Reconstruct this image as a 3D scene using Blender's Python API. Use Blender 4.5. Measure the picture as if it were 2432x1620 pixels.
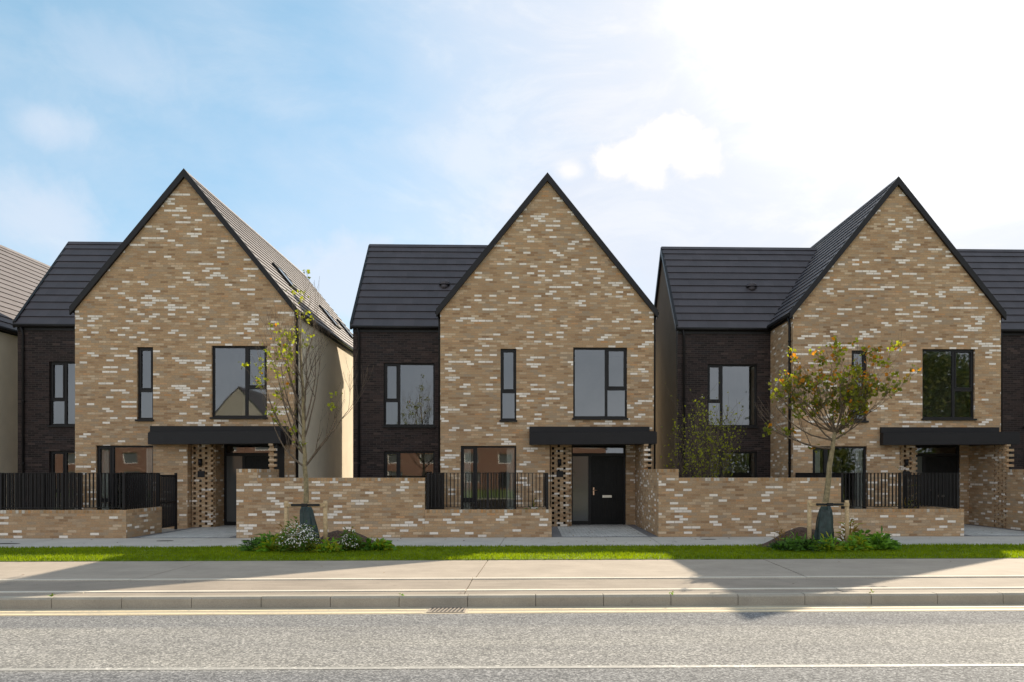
import bpy, math, random
from mathutils import Vector, Matrix, noise as mnoise
R = math.radians
random.seed(7)
for o in list(bpy.data.objects): bpy.data.objects.remove(o)
sc = bpy.context.scene
col = sc.collection

# ------------------------------------------------------------------ camera
cam = bpy.data.cameras.new('camera'); camo = bpy.data.objects.new('camera', cam); col.objects.link(camo)
camo.location = (0, -22.1, 1.65); camo.rotation_euler = (R(90), 0, -math.atan(.0276))
cam.lens = 26.0; cam.sensor_width = 36; cam.shift_x = -.0382; cam.shift_y = .1279
cam.clip_start = .1; cam.clip_end = 3000
sc.camera = camo
# ------------------------------------------------------------------ light, sky, exposure
SUN_AZ, SUN_EL = R(32.8), R(34.3)
SD = Vector((math.sin(SUN_AZ)*math.cos(SUN_EL), math.cos(SUN_AZ)*math.cos(SUN_EL), math.sin(SUN_EL)))
sl = bpy.data.lights.new('sun', 'SUN'); sl.energy = 4.1; sl.angle = R(.6); sl.color = (1, .87, .68)
so = bpy.data.objects.new('sun', sl); col.objects.link(so); so.rotation_euler = SD.to_track_quat('Z', 'Y').to_euler()
sc.view_settings.view_transform = 'Standard'; sc.view_settings.look = 'None'
sc.view_settings.exposure = 0.9; sc.view_settings.gamma = 1

class NT:
    """small node-tree helper"""
    def __init__(s, tree): s.t = tree; s.L = tree.links
    def n(s, typ, **kw):
        nd = s.t.nodes.new(typ)
        for k, v in kw.items(): setattr(nd, k, v)
        return nd
    def set(s, sock, v):
        if v is None: return
        if hasattr(v, 'is_output'): s.L.new(v, sock)
        else: sock.default_value = v
    def m(s, op, a, b=None, c=None, clamp=False):
        nd = s.n('ShaderNodeMath', operation=op, use_clamp=clamp)
        s.set(nd.inputs[0], a); s.set(nd.inputs[1], b); s.set(nd.inputs[2], c)
        return nd.outputs[0]
    def vm(s, op, a, b=None):
        nd = s.n('ShaderNodeVectorMath', operation=op); s.set(nd.inputs[0], a); s.set(nd.inputs[1], b)
        return nd.outputs['Value'] if op in ('DOT_PRODUCT', 'LENGTH') else nd.outputs[0]
    def sep(s, v): nd = s.n('ShaderNodeSeparateXYZ'); s.L.new(v, nd.inputs[0]); return nd.outputs
    def comb(s, x, y, z=0.0):
        nd = s.n('ShaderNodeCombineXYZ')
        for i, q in enumerate((x, y, z)): s.set(nd.inputs[i], q)
        return nd.outputs[0]
    def mix(s, f, a, b):
        nd = s.n('ShaderNodeMix', data_type='RGBA'); s.set(nd.inputs[0], f)
        s.set(nd.inputs[6], a if hasattr(a, 'is_output') else (*a, 1)); s.set(nd.inputs[7], b if hasattr(b, 'is_output') else (*b, 1))
        return nd.outputs[2]
    def mul(s, a, b):
        nd = s.n('ShaderNodeMix', data_type='RGBA', blend_type='MULTIPLY'); nd.inputs[0].default_value = 1
        s.set(nd.inputs[6], a); s.set(nd.inputs[7], b if hasattr(b, 'is_output') else (*b, 1)); return nd.outputs[2]
    def noise(s, vec, scale, detail=3, rough=.5, dist=0, color=False):
        nd = s.n('ShaderNodeTexNoise'); s.set(nd.inputs['Vector'], vec); nd.inputs['Scale'].default_value = scale
        nd.inputs['Detail'].default_value = detail; nd.inputs['Roughness'].default_value = rough; nd.inputs['Distortion'].default_value = dist
        return nd.outputs[1 if color else 0]
    def white(s, vec): nd = s.n('ShaderNodeTexWhiteNoise'); s.L.new(vec, nd.inputs[0]); return nd.outputs[1]
    def ramp(s, f, stops, mode='LINEAR'):
        nd = s.n('ShaderNodeValToRGB'); s.set(nd.inputs[0], f); e = nd.color_ramp.elements; nd.color_ramp.interpolation = mode
        while len(e) < len(stops): e.new(.5)
        for q, (p, c) in zip(e, stops): q.position = p; q.color = (*c, 1) if len(c) == 3 else c
        return nd.outputs[0]
    def mr(s, v, a, b, c=0., d=1., smooth=True):
        nd = s.n('ShaderNodeMapRange', interpolation_type='SMOOTHSTEP' if smooth else 'LINEAR')
        s.set(nd.inputs[0], v)
        for i, q in enumerate((a, b, c, d)): s.set(nd.inputs[i+1], q)
        return nd.outputs[0]

w = bpy.data.worlds.new('World'); sc.world = w; w.use_nodes = True
t = NT(w.node_tree); w.node_tree.nodes.clear()
sky = t.n('ShaderNodeTexSky', sky_type='NISHITA', sun_disc=False, sun_elevation=SUN_EL, sun_rotation=SUN_AZ)
sky.air_density = 1.0; sky.dust_density = .6; sky.ozone_density = 2.0
g = t.n('ShaderNodeTexCoord').outputs['Generated']
gx, gy, gz = t.sep(g)
elev = t.m('MAXIMUM', gz, 0.0)
glow = t.vm('DOT_PRODUCT', g, tuple(SD))
# clouds live in direction space: stretched flat near the horizon
warp = t.vm('MULTIPLY', g, (1.0, 1.0, 2.2))
n1 = t.noise(warp, 2.3, 6, .55, .35)
n2 = t.noise(warp, 5.0, 8, .66, .5)
dens = t.m('ADD', t.m('MULTIPLY', n1, .7), t.m('MULTIPLY', n2, .3))
veil = t.m('ADD', t.m('MULTIPLY', t.mr(glow, .74, .95), .95), t.m('MULTIPLY', t.mr(gz, .60, .06, smooth=False), .50))
veil = t.m('ADD', veil, t.m('MULTIPLY', t.m('SUBTRACT', dens, .47), 1.8))
veil = t.mr(veil, 0., 1.05, .0, .97, smooth=False)
def blob(u, v, rad, soft, amp, fr=9.0, ns=1.7):
    # a cloud in the sky towards a given compass direction and height
    d = Vector(((u-1267)/1700, 1, -(v-1085)/1700)).normalized(); d = Matrix.Rotation(-math.atan(.0276), 3, 'Z') @ d
    nz = t.noise(g, fr, 7, .62, .3)
    off = t.vm('LENGTH', t.vm('MULTIPLY', t.vm('SUBTRACT', g, tuple(d)), (1, 1, 1.7)))
    q = t.m('ADD', off, t.m('MULTIPLY', t.m('SUBTRACT', nz, .5), rad*ns))
    return t.mr(q, rad+soft, rad-soft, 0., amp)
b1 = None
for q in ((1545, 330, .046), (1490, 360, .040), (1420, 372, .030), (1590, 362, .034), (1485, 398, .026), (1312, 392, .014)):
    k = blob(q[0], q[1], q[2], .013, .9, 26.0, 1.9); b1 = k if b1 is None else t.m('MAXIMUM', b1, k)
b2 = t.m('MAXIMUM', blob(1090, 350, .07, .06, .75, 12., 2.2), blob(1200, 165, .06, .05, .7, 12., 2.2))
b3 = t.m('MAXIMUM', blob(270, 160, .07, .06, .40, 11., 2.4), blob(105, 285, .035, .035, .6, 12., 2.2))
b4 = t.m('MAXIMUM', blob(90, 510, .07, .06, .7, 12., 2.), blob(790, 630, .09, .05, .75, 12., 1.8))
hi = t.m('MAXIMUM', t.m('MAXIMUM', b2, b3), b4)
cl = t.m('MAXIMUM', veil, hi)
skyc = t.vm('ADD', t.vm('MULTIPLY', sky.outputs[0], (.06, .06, .06)), (.07, .15, .175))
cwhite = t.mix(t.m('ADD', t.m('MULTIPLY', t.mr(glow, .88, .985), .75), t.mr(n2, .48, .66, 0., .45)), (.435, .465, .525), (.538, .540, .548))
s1 = t.mix(cl, skyc, cwhite)
s2 = t.mix(b1, s1, (.60, .575, .545))
back = t.mr(gy, .05, -.25)                # the half of the sky behind the viewer: thin grey overcast
s3 = t.mix(t.m('MULTIPLY', back, .8), s2, t.mix(t.mr(n1, .4, .65), (.47, .485, .515), (.64, .65, .67)))
aur = t.m('MULTIPLY', t.m('MULTIPLY', t.m('POWER', t.mr(glow, .935, 1.0, smooth=False), 2.6), t.mr(n2, .36, .62, .15, 1.7)), 2.6)
s3 = t.vm('ADD', s3, t.comb(aur, t.m('MULTIPLY', aur, .93), t.m('MULTIPLY', aur, .82)))
bg = t.n('ShaderNodeBackground'); t.L.new(s3, bg.inputs[0]); bg.inputs[1].default_value = 1.0
t.L.new(bg.outputs[0], t.n('ShaderNodeOutputWorld').inputs[0])

# ------------------------------------------------------------------ materials
def mat(name):
    m = bpy.data.materials.new(name); m.use_nodes = True; m.node_tree.nodes.clear()
    t = NT(m.node_tree); p = t.n('ShaderNodeBsdfPrincipled'); o = t.n('ShaderNodeOutputMaterial'); t.L.new(p.outputs[0], o.inputs[0])
    return m, t, p, o
def bump(t, p, h, strength, dist=.02):
    b = t.n('ShaderNodeBump'); b.inputs['Strength'].default_value = strength; b.inputs['Distance'].default_value = dist
    t.L.new(h, b.inputs['Height']); t.L.new(b.outputs[0], p.inputs['Normal'])
def simple(name, c, rough=.6, var=.12, scale=6, metal=0, spec=.5, bmp=0, bscale=60):
    m, t, p, o = mat(name)
    pos = t.n('ShaderNodeNewGeometry').outputs['Position']
    n = t.noise(pos, scale, 5, .6)
    lo = tuple(x*(1-var*1.6) for x in c); hi = tuple(min(1, x*(1+var*1.6)) for x in c)
    t.L.new(t.ramp(n, [(.3, lo), (.7, hi)]), p.inputs['Base Color'])
    p.inputs['Roughness'].default_value = rough; p.inputs['Metallic'].default_value = metal; p.inputs['Specular IOR Level'].default_value = spec
    if bmp: bump(t, p, t.noise(pos, bscale, 4, .6), bmp, .01)
    return m
def brick(name, stops, whitec, wlo, whi, mortar, bw=.222, bh=.068, bond=.5, tone=.10, rough=.9):
    m, t, p, o = mat(name)
    uv = t.n('ShaderNodeUVMap').outputs[0]
    u, v, _ = t.sep(uv)
    lx = t.sep(t.n('ShaderNodeObjectInfo').outputs['Location'])[0]
    wob = t.noise(t.comb(u, v, lx), 3, 2)
    v2 = t.m('ADD', v, t.m('MULTIPLY', t.m('SUBTRACT', wob, .5), .008))
    ru, rv = t.m('DIVIDE', u, bw), t.m('DIVIDE', v2, bh)
    row = t.m('FLOOR', rv)
    rr = t.sep(t.white(t.comb(row, lx, 3.3)))[0]
    cu = t.m('ADD', ru, t.m('ADD', t.m('MULTIPLY', t.m('FLOORED_MODULO', row, 2.0), bond), t.m('MULTIPLY', rr, .12 if bond else 0)))
    cc = t.m('FLOOR', cu); fu = t.m('FRACT', cu); fv = t.m('FRACT', rv)
    h = t.sep(t.white(t.comb(cc, row, lx)))
    uc = t.m('MULTIPLY', t.m('ADD', cc, .5), bw)
    big = t.noise(t.comb(uc, t.m('MULTIPLY', row, bh*2.2), lx), .9, 4, .6)
    thr = t.mr(big, .36, .66, wlo, whi)
    runs = t.noise(t.comb(t.m('MULTIPLY', uc, 2.0), t.m('MULTIPLY', row, 1.37), lx), 1.0, 1)
    thr = t.m('MULTIPLY', thr, t.mr(runs, .48, .66, .30, 2.6))
    isw = t.m('LESS_THAN', h[0], thr)
    base = t.ramp(h[1], stops)
    # grain inside each brick
    gn = t.noise(t.comb(u, t.m('MULTIPLY', v, 2.), lx), 28, 4, .65)
    base = t.mul(base, t.ramp(gn, [(.3, (.78,)*3), (.7, (1.2,)*3)]))
    base = t.mul(base, t.ramp(t.noise(t.comb(u, v, lx), .45, 3), [(.3, (1-tone, 1-tone, 1-tone*.9)), (.7, (1+tone, 1+tone, 1+tone*.8))]))
    wcol = t.mix(h[2], tuple(x*.84 for x in whitec), whitec)
    wcol = t.mul(wcol, t.ramp(gn, [(.3, (.85, .83, .8)), (.65, (1.05,)*3)]))
    c = t.mix(t.m('MULTIPLY', isw, t.mr(t.m('ADD', h[2], gn), .3, .6, .72, 1.)), base, wcol)
    mm = t.m('MAXIMUM', t.m('LESS_THAN', fu, .010/bw), t.m('LESS_THAN', fv, .010/bh))
    mc = t.mul(t.mix(gn, tuple(x*.8 for x in mortar), tuple(x*1.1 for x in mortar)), (1, 1, 1))
    c = t.mix(mm, c, mc)
    t.L.new(c, p.inputs['Base Color']); p.inputs['Roughness'].default_value = rough; p.inputs['Specular IOR Level'].default_value = .25
    hh = t.m('ADD', t.m('MULTIPLY', t.m('SUBTRACT', 1.0, mm), .8), t.m('ADD', t.m('MULTIPLY', h[2], .25), t.m('MULTIPLY', gn, .5)))
    bump(t, p, hh, .4, .01)
    return m
M = {}
BUFF = [(0, (.30, .185, .105)), (.14, (.40, .255, .145)), (.38, (.475, .31, .178)), (.58, (.44, .295, .172)), (.70, (.37, .28, .195)), (.82, (.49, .34, .21)), (.93, (.60, .46, .32)), (1, (.50, .275, .13))]
M['brick'] = brick('buff_brick', BUFF, (.92, .84, .755), .03, .25, (.38, .28, .18))
M['coping'] = brick('coping_brick', [(0, (.30, .18, .09)), (.3, (.46, .27, .13)), (.6, (.50, .32, .18)), (.85, (.38, .29, .2)), (1, (.52, .26, .10))], (.68, .62, .54), .03, .12, (.36, .28, .19), .075, .30, 0)
M['dark_brick'] = brick('dark_brick', [(0, (.020, .015, .015)), (.4, (.036, .024, .023)), (.7, (.050, .033, .031)), (1, (.028, .023, .025))], (.08, .055, .05), .0, .08, (.072, .058, .052), tone=.2, rough=.7)
M['red_brick'] = brick('red_brick', [(0, (.16, .075, .05)), (.5, (.21, .10, .07)), (1, (.18, .085, .06))], (.4, .25, .18), .0, .1, (.35, .28, .22))
M['render'] = simple('cream_render', (.74, .655, .52), .9, .05, 1.2, spec=.2, bmp=.12, bscale=90)
M['brown_render'] = simple('brown_render', (.13, .105, .08), .9, .06, 1.2, spec=.2)
M['stone_render'] = simple('stone_coloured_render', (.36, .33, .28), .9, .06, 1.2, spec=.2)
M['metal'] = simple('black_metal', (.011, .010, .011), .45, .15, 4, spec=.3)
M['metal_sat'] = simple('charcoal_aluminium', (.013, .012, .014), .5, .1, 3, spec=.3)
M['plaster'] = simple('white_plaster', (.62, .61, .57), .9, .03, 2)
M['timber_floor'] = simple('timber_floor', (.25, .18, .12), .6, .2, 8)
M['curtain'] = simple('white_voile', (.78, .78, .74), .9, .06, 8)
M['door'] = simple('black_door_paint', (.008, .008, .008), .45, .2, 3, spec=.2)
M['steel'] = simple('brushed_steel', (.62, .60, .56), .3, .06, 20, metal=1)
M['bronze'] = simple('bronze', (.62, .42, .30), .3, .1, 20, metal=1)
M['grey_sheet'] = simple('charcoal_blinds', (.1, .1, .11), .8, .1)
M['stake'] = simple('pine_stake', (.50, .36, .20), .85, .18, 22, bmp=.3, bscale=40)
M['rubber_hole_shade'] = simple('black_rubber_and_hole_shade', (.012, .012, .012), .7, .1)  # tie rubber; its black also paints the shade inside the screen holes
M['bag'] = simple('dark_green_plastic', (.018, .040, .038), .4, .3, 9, bmp=.5, bscale=12)
M['mulch'] = simple('bark_mulch', (.085, .050, .034), .95, .45, 30, bmp=.9, bscale=45)
M['soil'] = simple('soil', (.10, .075, .05), .95, .3, 12, bmp=.5)
M['lawn_base'] = simple('turf', (.11, .16, .006), .95, .3, 5, bmp=.4, bscale=60)
M['gravel'] = simple('garden_gravel', (.30, .28, .25), .9, .35, 40, bmp=.6)
M['petal_w'] = simple('white_petal', (.75, .74, .72), .7, .06, 9)
M['petal_y'] = simple('yellow_centre', (.6, .42, .03), .7, .1, 9)
M['bark'] = simple('grey_green_bark', (.25, .20, .11), .85, .3, 14, bmp=.4)
M['twig'] = simple('brown_twig', (.13, .095, .065), .85, .25, 14)
M['asphalt_base'] = None

def leafmat(name, c, trans=.5):
    m, t, p, o = mat(name)
    pos = t.n('ShaderNodeNewGeometry').outputs['Position']
    c2 = t.mul(t.mix(.5, c, c), t.ramp(t.noise(pos, 7, 3), [(.3, (.65, .65, .6)), (.7, (1.35, 1.3, 1.3))]))
    c2 = t.mul(c2, t.ramp(t.noise(pos, .9, 4, .65), [(.32, (.80, .84, .9)), (.68, (1.2, 1.12, .95))]))
    t.L.new(c2, p.inputs['Base Color']); p.inputs['Roughness'].default_value = .55; p.inputs['Specular IOR Level'].default_value = .3
    tr = t.n('ShaderNodeBsdfTranslucent'); t.L.new(t.mul(c2, (1.3, 1.35, .7)), tr.inputs[0])
    mx = t.n('ShaderNodeMixShader'); mx.inputs[0].default_value = trans
    t.L.new(p.outputs[0], mx.inputs[1]); t.L.new(tr.outputs[0], mx.inputs[2]); t.L.new(mx.outputs[0], o.inputs[0])
    return m
M['leaf_y'] = leafmat('yellow_green_leaf', (.30, .33, .025))
M['leaf_g'] = leafmat('olive_leaf', (.16, .175, .028))
M['leaf_o'] = leafmat('orange_leaf', (.55, .22, .02))
M['leaf_b'] = leafmat('brown_leaf', (.24, .15, .04))
M['leaf_bed'] = leafmat('bright_bed_leaf', (.17, .34, .04), .4)
M['leaf_bed2'] = leafmat('deep_bed_leaf', (.09, .20, .03), .35)
M['leaf_dk'] = leafmat('dark_evergreen_leaf', (.04, .075, .02), .3)
M['grass'] = leafmat('grass_blade', (.20, .275, .005), .6)
M['dead'] = simple('fallen_leaf', (.11, .055, .03), .8, .4, 15)

def glass():
    m, t, p, o = mat('window_glass'); m.node_tree.nodes.remove(p)
    gl = t.n('ShaderNodeBsdfGlossy'); gl.inputs['Roughness'].default_value = 0.018; gl.inputs['Color'].default_value = (.93, .96, 1, 1)
    pos = t.n('ShaderNodeNewGeometry').outputs['Position']
    b = t.n('ShaderNodeBump'); b.inputs['Strength'].default_value = .06; b.inputs['Distance'].default_value = .02
    t.L.new(t.noise(pos, 1.1, 1), b.inputs['Height']); t.L.new(b.outputs[0], gl.inputs['Normal'])
    tr = t.n('ShaderNodeBsdfTransparent'); tr.inputs[0].default_value = (.72, .75, .74, 1)
    fr = t.n('ShaderNodeFresnel'); fr.inputs[0].default_value = 1.5
    f = t.m('ADD', t.m('MULTIPLY', fr.outputs[0], 1.7), .10, clamp=True)
    mx = t.n('ShaderNodeMixShader'); t.L.new(f, mx.inputs[0]); t.L.new(tr.outputs[0], mx.inputs[1]); t.L.new(gl.outputs[0], mx.inputs[2])
    t.L.new(mx.outputs[0], o.inputs[0]); return m
M['glass'] = glass()
def frosted():
    m, t, p, o = mat('frosted_glass')
    p.inputs['Base Color'].default_value = (.10, .105, .105, 1); p.inputs['Roughness'].default_value = .12; p.inputs['Specular IOR Level'].default_value = .9
    return m
M['frost'] = frosted()
def tiles():
    m, t, p, o = mat('slate_grey_tiles')
    uv = t.n('ShaderNodeUVMap').outputs[0]; u, v, _ = t.sep(uv)
    lx = t.sep(t.n('ShaderNodeObjectInfo').outputs['Location'])[0]
    row = t.m('FLOOR', t.m('DIVIDE', v, .2775)); cu = t.m('ADD', t.m('DIVIDE', u, .33), t.m('MULTIPLY', t.m('FLOORED_MODULO', row, 2.), .5))
    h = t.sep(t.white(t.comb(t.m('FLOOR', cu), row, lx)))
    c = t.mix(h[0], (.032, .026, .030), (.044, .036, .041))
    c = t.mul(c, t.ramp(t.noise(t.comb(u, v, lx), 2.2, 5, .6), [(.3, (.85,)*3), (.7, (1.18,)*3)]))
    jn = t.m('LESS_THAN', t.m('FRACT', cu), .02)
    c = t.mix(t.m('MULTIPLY', jn, .6), c, (.012, .012, .014))
    t.L.new(c, p.inputs['Base Color']); t.L.new(t.m('ADD', t.m('MULTIPLY', h[1], .06), .62), p.inputs['Roughness'])
    p.inputs['Specular IOR Level'].default_value = .9; p.inputs['Specular Tint'].default_value = (.97, .92, .95, 1)
    bump(t, p, t.m('ADD', t.m('MULTIPLY', h[2], .3), t.noise(t.comb(u, v, lx), 60, 3)), .15, .006)
    return m
M['tiles'] = tiles()
def asphalt(name, lo, hi, chip, dark=1.0):
    m, t, p, o = mat(name)
    pos = t.n('ShaderNodeNewGeometry').outputs['Position']
    vo = t.n('ShaderNodeTexVoronoi'); t.L.new(pos, vo.inputs['Vector']); vo.inputs['Scale'].default_value = 62
    cellv = t.sep(vo.outputs['Color'])[0]
    n = t.noise(pos, 130, 2, .7)
    k = t.m('ADD', t.m('MULTIPLY', cellv, .6), t.m('MULTIPLY', n, .4))
    c = t.ramp(k, [(.15, tuple(x*.6 for x in lo)), (.38, lo), (.62, hi), (.86, chip)])
    # broad wear: wheel tracks run along the road
    px, py, pz = t.sep(pos)
    tr = t.noise(t.comb(t.m('MULTIPLY', px, .10), t.m('MULTIPLY', py, 1.1), 0.), 1.1, 4, .55)
    c = t.mul(c, t.ramp(tr, [(.3, (.82, .82, .84)), (.7, (1.16, 1.14, 1.09))]))
    c = t.mul(c, t.ramp(t.noise(pos, 1.6, 4, .6), [(.3, (.93,)*3), (.7, (1.06,)*3)]))
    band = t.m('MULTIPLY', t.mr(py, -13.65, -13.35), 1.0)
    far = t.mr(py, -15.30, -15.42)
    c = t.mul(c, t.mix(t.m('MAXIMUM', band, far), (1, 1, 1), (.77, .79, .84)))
    t.L.new(c, p.inputs['Base Color']); p.inputs['Roughness'].default_value = .9; p.inputs['Specular IOR Level'].default_value = .2
    bump(t, p, k, .45, .008); return m
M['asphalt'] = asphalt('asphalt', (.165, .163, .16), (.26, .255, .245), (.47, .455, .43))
def concrete(name, c, var=.13, streak=.08):
    m, t, p, o = mat(name)
    pos = t.n('ShaderNodeNewGeometry').outputs['Position']; px, py, pz = t.sep(pos)
    lo = tuple(x*(1-var) for x in c); hi = tuple(x*(1+var) for x in c)
    q = t.ramp(t.noise(pos, 1.3, 6, .65), [(.3, lo), (.7, hi)])
    q = t.mul(q, t.ramp(t.noise(t.comb(t.m('MULTIPLY', px, .5), t.m('MULTIPLY', py, 9.0), 0.), 2.0, 4, .6), [(.3, (1-streak,)*3), (.7, (1+streak,)*3)]))
    q = t.mul(q, t.ramp(t.noise(pos, 90, 2, .6), [(.3, (.88,)*3), (.7, (1.1,)*3)]))
    stain = t.mr(t.noise(pos, 3.7, 4, .7), .60, .74, 0., .5)
    q = t.mix(stain, q, tuple(x*.62 for x in c))
    t.L.new(q, p.inputs['Base Color']); p.inputs['Roughness'].default_value = .85; p.inputs['Specular IOR Level'].default_value = .3
    bump(t, p, t.noise(pos, 120, 3), .25, .004); return m
M['conc'] = concrete('concrete_path', (.35, .298, .245))
M['conc_d'] = concrete('concrete_strip', (.275, .232, .19), streak=.14)
M['conc_l'] = concrete('concrete_edging', (.55, .50, .42), .08)
M['footpath'] = concrete('footpath_concrete', (.46, .425, .38), .10)
M['kerb'] = concrete('kerb_concrete', (.35, .315, .26), .12)
M['channel'] = concrete('channel_surface', (.40, .345, .26), .12)
M['gap'] = simple('joint_dirt', (.055, .045, .035), .95, .3, 20)
M['paving'] = brick('block_paving', [(0, (.40, .40, .39)), (.5, (.50, .50, .485)), (1, (.57, .56, .55))], (.6, .6, .58), .0, .1, (.16, .155, .15), .2, .1, .5)
M['edge_pav'] = simple('charcoal_setts', (.17, .17, .18), .9, .2, 12)
def paint(name, c, thr=.5, under=(.24, .235, .225)):
    m, t, p, o = mat(name)
    pos = t.n('ShaderNodeNewGeometry').outputs['Position']
    n = t.m('ADD', t.m('MULTIPLY', t.noise(pos, 26, 5, .75), .7), t.m('MULTIPLY', t.noise(pos, 2.2, 3), .3))
    f = t.mr(n, thr-.05, thr+.07)
    t.L.new(t.mix(f, under, c), p.inputs['Base Color']); p.inputs['Roughness'].default_value = .7; return m
M['yellow'] = paint('faded_yellow_paint', (.64, .53, .34), .44, (.42, .36, .27))
M['white_line'] = paint('worn_white_paint', (.62, .60, .55), .56, (.30, .29, .27))

# ------------------------------------------------------------------ mesh builder
class MB:
    def __init__(s): s.v = []; s.f = []; s.mi = []; s.sm = []
    def face(s, pts, mi=0, sm=False):
        k = len(s.v); s.v += [tuple(p) for p in pts]; s.f.append(tuple(range(k, k+len(pts)))); s.mi.append(mi); s.sm.append(sm)
    def box(s, x0, x1, y0, y1, z0, z1, mi=0):
        p = [(x0, y0, z0), (x1, y0, z0), (x1, y1, z0), (x0, y1, z0), (x0, y0, z1), (x1, y0, z1), (x1, y1, z1), (x0, y1, z1)]
        k = len(s.v); s.v += p
        for q in ((3, 2, 1, 0), (4, 5, 6, 7), (0, 1, 5, 4), (1, 2, 6, 5), (2, 3, 7, 6), (3, 0, 4, 7)):
            s.f.append(tuple(k+i for i in q)); s.mi.append(mi); s.sm.append(False)
    def prism_xz(s, poly, y0, y1, mi=0):   # poly counter-clockwise seen from -y
        a = [(x, y0, z) for x, z in poly]; b = [(x, y1, z) for x, z in poly]; n = len(poly)
        s.face(a, mi); s.face(b[::-1], mi)
        for i in range(n): j = (i+1) % n; s.face([a[j], a[i], b[i], b[j]], mi)
    def prism_xy(s, poly, z0, z1, mi=0):
        a = [(x, y, z0) for x, y in poly]; b = [(x, y, z1) for x, y in poly]; n = len(poly)
        s.face(a[::-1], mi); s.face(b, mi)
        for i in range(n): j = (i+1) % n; s.face([a[i], a[j], b[j], b[i]], mi)
    def prism_yz(s, poly, x0, x1, mi=0):
        a = [(x0, y, z) for y, z in poly]; b = [(x1, y, z) for y, z in poly]; n = len(poly)
        s.face(a[::-1], mi); s.face(b, mi)
        for i in range(n): j = (i+1) % n; s.face([a[i], a[j], b[j], b[i]], mi)
    def panel(s, axis, c0, c1, a0, a1, z0, z1, holes=(), mi=0):
        """wall slab between c0 and c1 across its thickness, real rectangular openings"""
        As = sorted({a0, a1, *[h[0] for h in holes], *[h[1] for h in holes]}); As = [a for a in As if a0 <= a <= a1]
        Zs = sorted({z0, z1, *[h[2] for h in holes], *[h[3] for h in holes]}); Zs = [z for z in Zs if z0 <= z <= z1]
        def solid(i, j):
            if i < 0 or j < 0 or i >= len(As)-1 or j >= len(Zs)-1: return False
            a, z = (As[i]+As[i+1])/2, (Zs[j]+Zs[j+1])/2
            return not any(h[0] < a < h[1] and h[2] < z < h[3] for h in holes)
        P = (lambda a, c, z: (a, c, z)) if axis == 'x' else (lambda a, c, z: (c, a, z))
        def q(pts): s.face(pts if axis == 'x' else pts[::-1], mi)
        for i in range(len(As)-1):
            for j in range(len(Zs)-1):
                if not solid(i, j): continue
                A, B, Z, W = As[i], As[i+1], Zs[j], Zs[j+1]
                q([P(A, c0, Z), P(B, c0, Z), P(B, c0, W), P(A, c0, W)])
                q([P(B, c1, Z), P(A, c1, Z), P(A, c1, W), P(B, c1, W)])
                if not solid(i-1, j): q([P(A, c1, Z), P(A, c0, Z), P(A, c0, W), P(A, c1, W)])
                if not solid(i+1, j): q([P(B, c0, Z), P(B, c1, Z), P(B, c1, W), P(B, c0, W)])
                if not solid(i, j-1): q([P(A, c1, Z), P(B, c1, Z), P(B, c0, Z), P(A, c0, Z)])
                if not solid(i, j+1): q([P(A, c0, W), P(B, c0, W), P(B, c1, W), P(A, c1, W)])
    def tube(s, pts, rads, n=7, mi=0, caps=True):
        rings = []
        for i, p in enumerate(pts):
            p = Vector(p); d = (Vector(pts[min(i+1, len(pts)-1)])-Vector(pts[max(i-1, 0)])).normalized()
            a = d.cross(Vector((0, 0, 1)) if abs(d.z) < .9 else Vector((1, 0, 0))).normalized(); b = d.cross(a)
            k = len(s.v); s.v += [tuple(p+(a*math.cos(6.2832*j/n)+b*math.sin(6.2832*j/n))*rads[i]) for j in range(n)]
            rings.append(k)
        for i in range(len(rings)-1):
            for j in range(n):
                j2 = (j+1) % n; s.f.append((rings[i]+j, rings[i]+j2, rings[i+1]+j2, rings[i+1]+j)); s.mi.append(mi); s.sm.append(True)
        if caps:
            s.f.append(tuple(rings[0]+j for j in range(n))[::-1]); s.mi.append(mi); s.sm.append(False)
            s.f.append(tuple(rings[-1]+j for j in range(n))); s.mi.append(mi); s.sm.append(False)
    def build(s, name, mats, parent=None, origin=None, bevel=0):
        me = bpy.data.meshes.new(name)
        o0 = Vector(origin) if origin is not None else Vector((0, 0, 0))
        me.from_pydata([tuple(Vector(v)-o0) for v in s.v] if origin is not None else s.v, [], s.f)
        for m in (mats if isinstance(mats, (list, tuple)) else [mats]): me.materials.append(m)
        me.polygons.foreach_set('material_index', s.mi); me.polygons.foreach_set('use_smooth', s.sm)
        uv = me.uv_layers.new(name='UVMap').data
        if len(s.f) < 30000:
            for p in me.polygons:
                n = p.normal; ax, ay, az = abs(n.x), abs(n.y), abs(n.z)
                for li in p.loop_indices:
                    c = me.vertices[me.loops[li].vertex_index].co + o0
                    uv[li].uv = (c.x, c.z) if ay >= ax and ay >= az else ((c.y, c.z) if ax >= az else (c.x, c.y))
        o = bpy.data.objects.new(name, me); col.objects.link(o)
        if parent: o.parent = parent
        if origin is not None: o.location = o0
        if bevel:
            bv = o.modifiers.new('bevel', 'BEVEL'); bv.width = bevel; bv.segments = 2; bv.limit_method = 'ANGLE'
        return o
def tag(o, label=None, cat=None, group=None, kind=None):
    if label: o['label'] = label
    if cat: o['category'] = cat
    if group: o['group'] = group
    if kind: o['kind'] = kind
    return o
def empty(name, loc, label, cat, group=None, rz=0):
    o = bpy.data.objects.new(name, None); col.objects.link(o); o.location = loc; o.rotation_euler.z = rz; o.empty_display_size = .2
    return tag(o, label, cat, group)
def children(o): return [c for c in bpy.data.objects if c.parent == o]
def copy_tree(o, parent=None):
    c = o.copy(); col.objects.link(c)
    if parent: c.parent = parent; c.matrix_parent_inverse = o.matrix_parent_inverse.copy()
    for ch in children(o): copy_tree(ch, c)
    return c
def structure(mb, name, m): return tag(mb.build(name, m), kind='structure')

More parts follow.
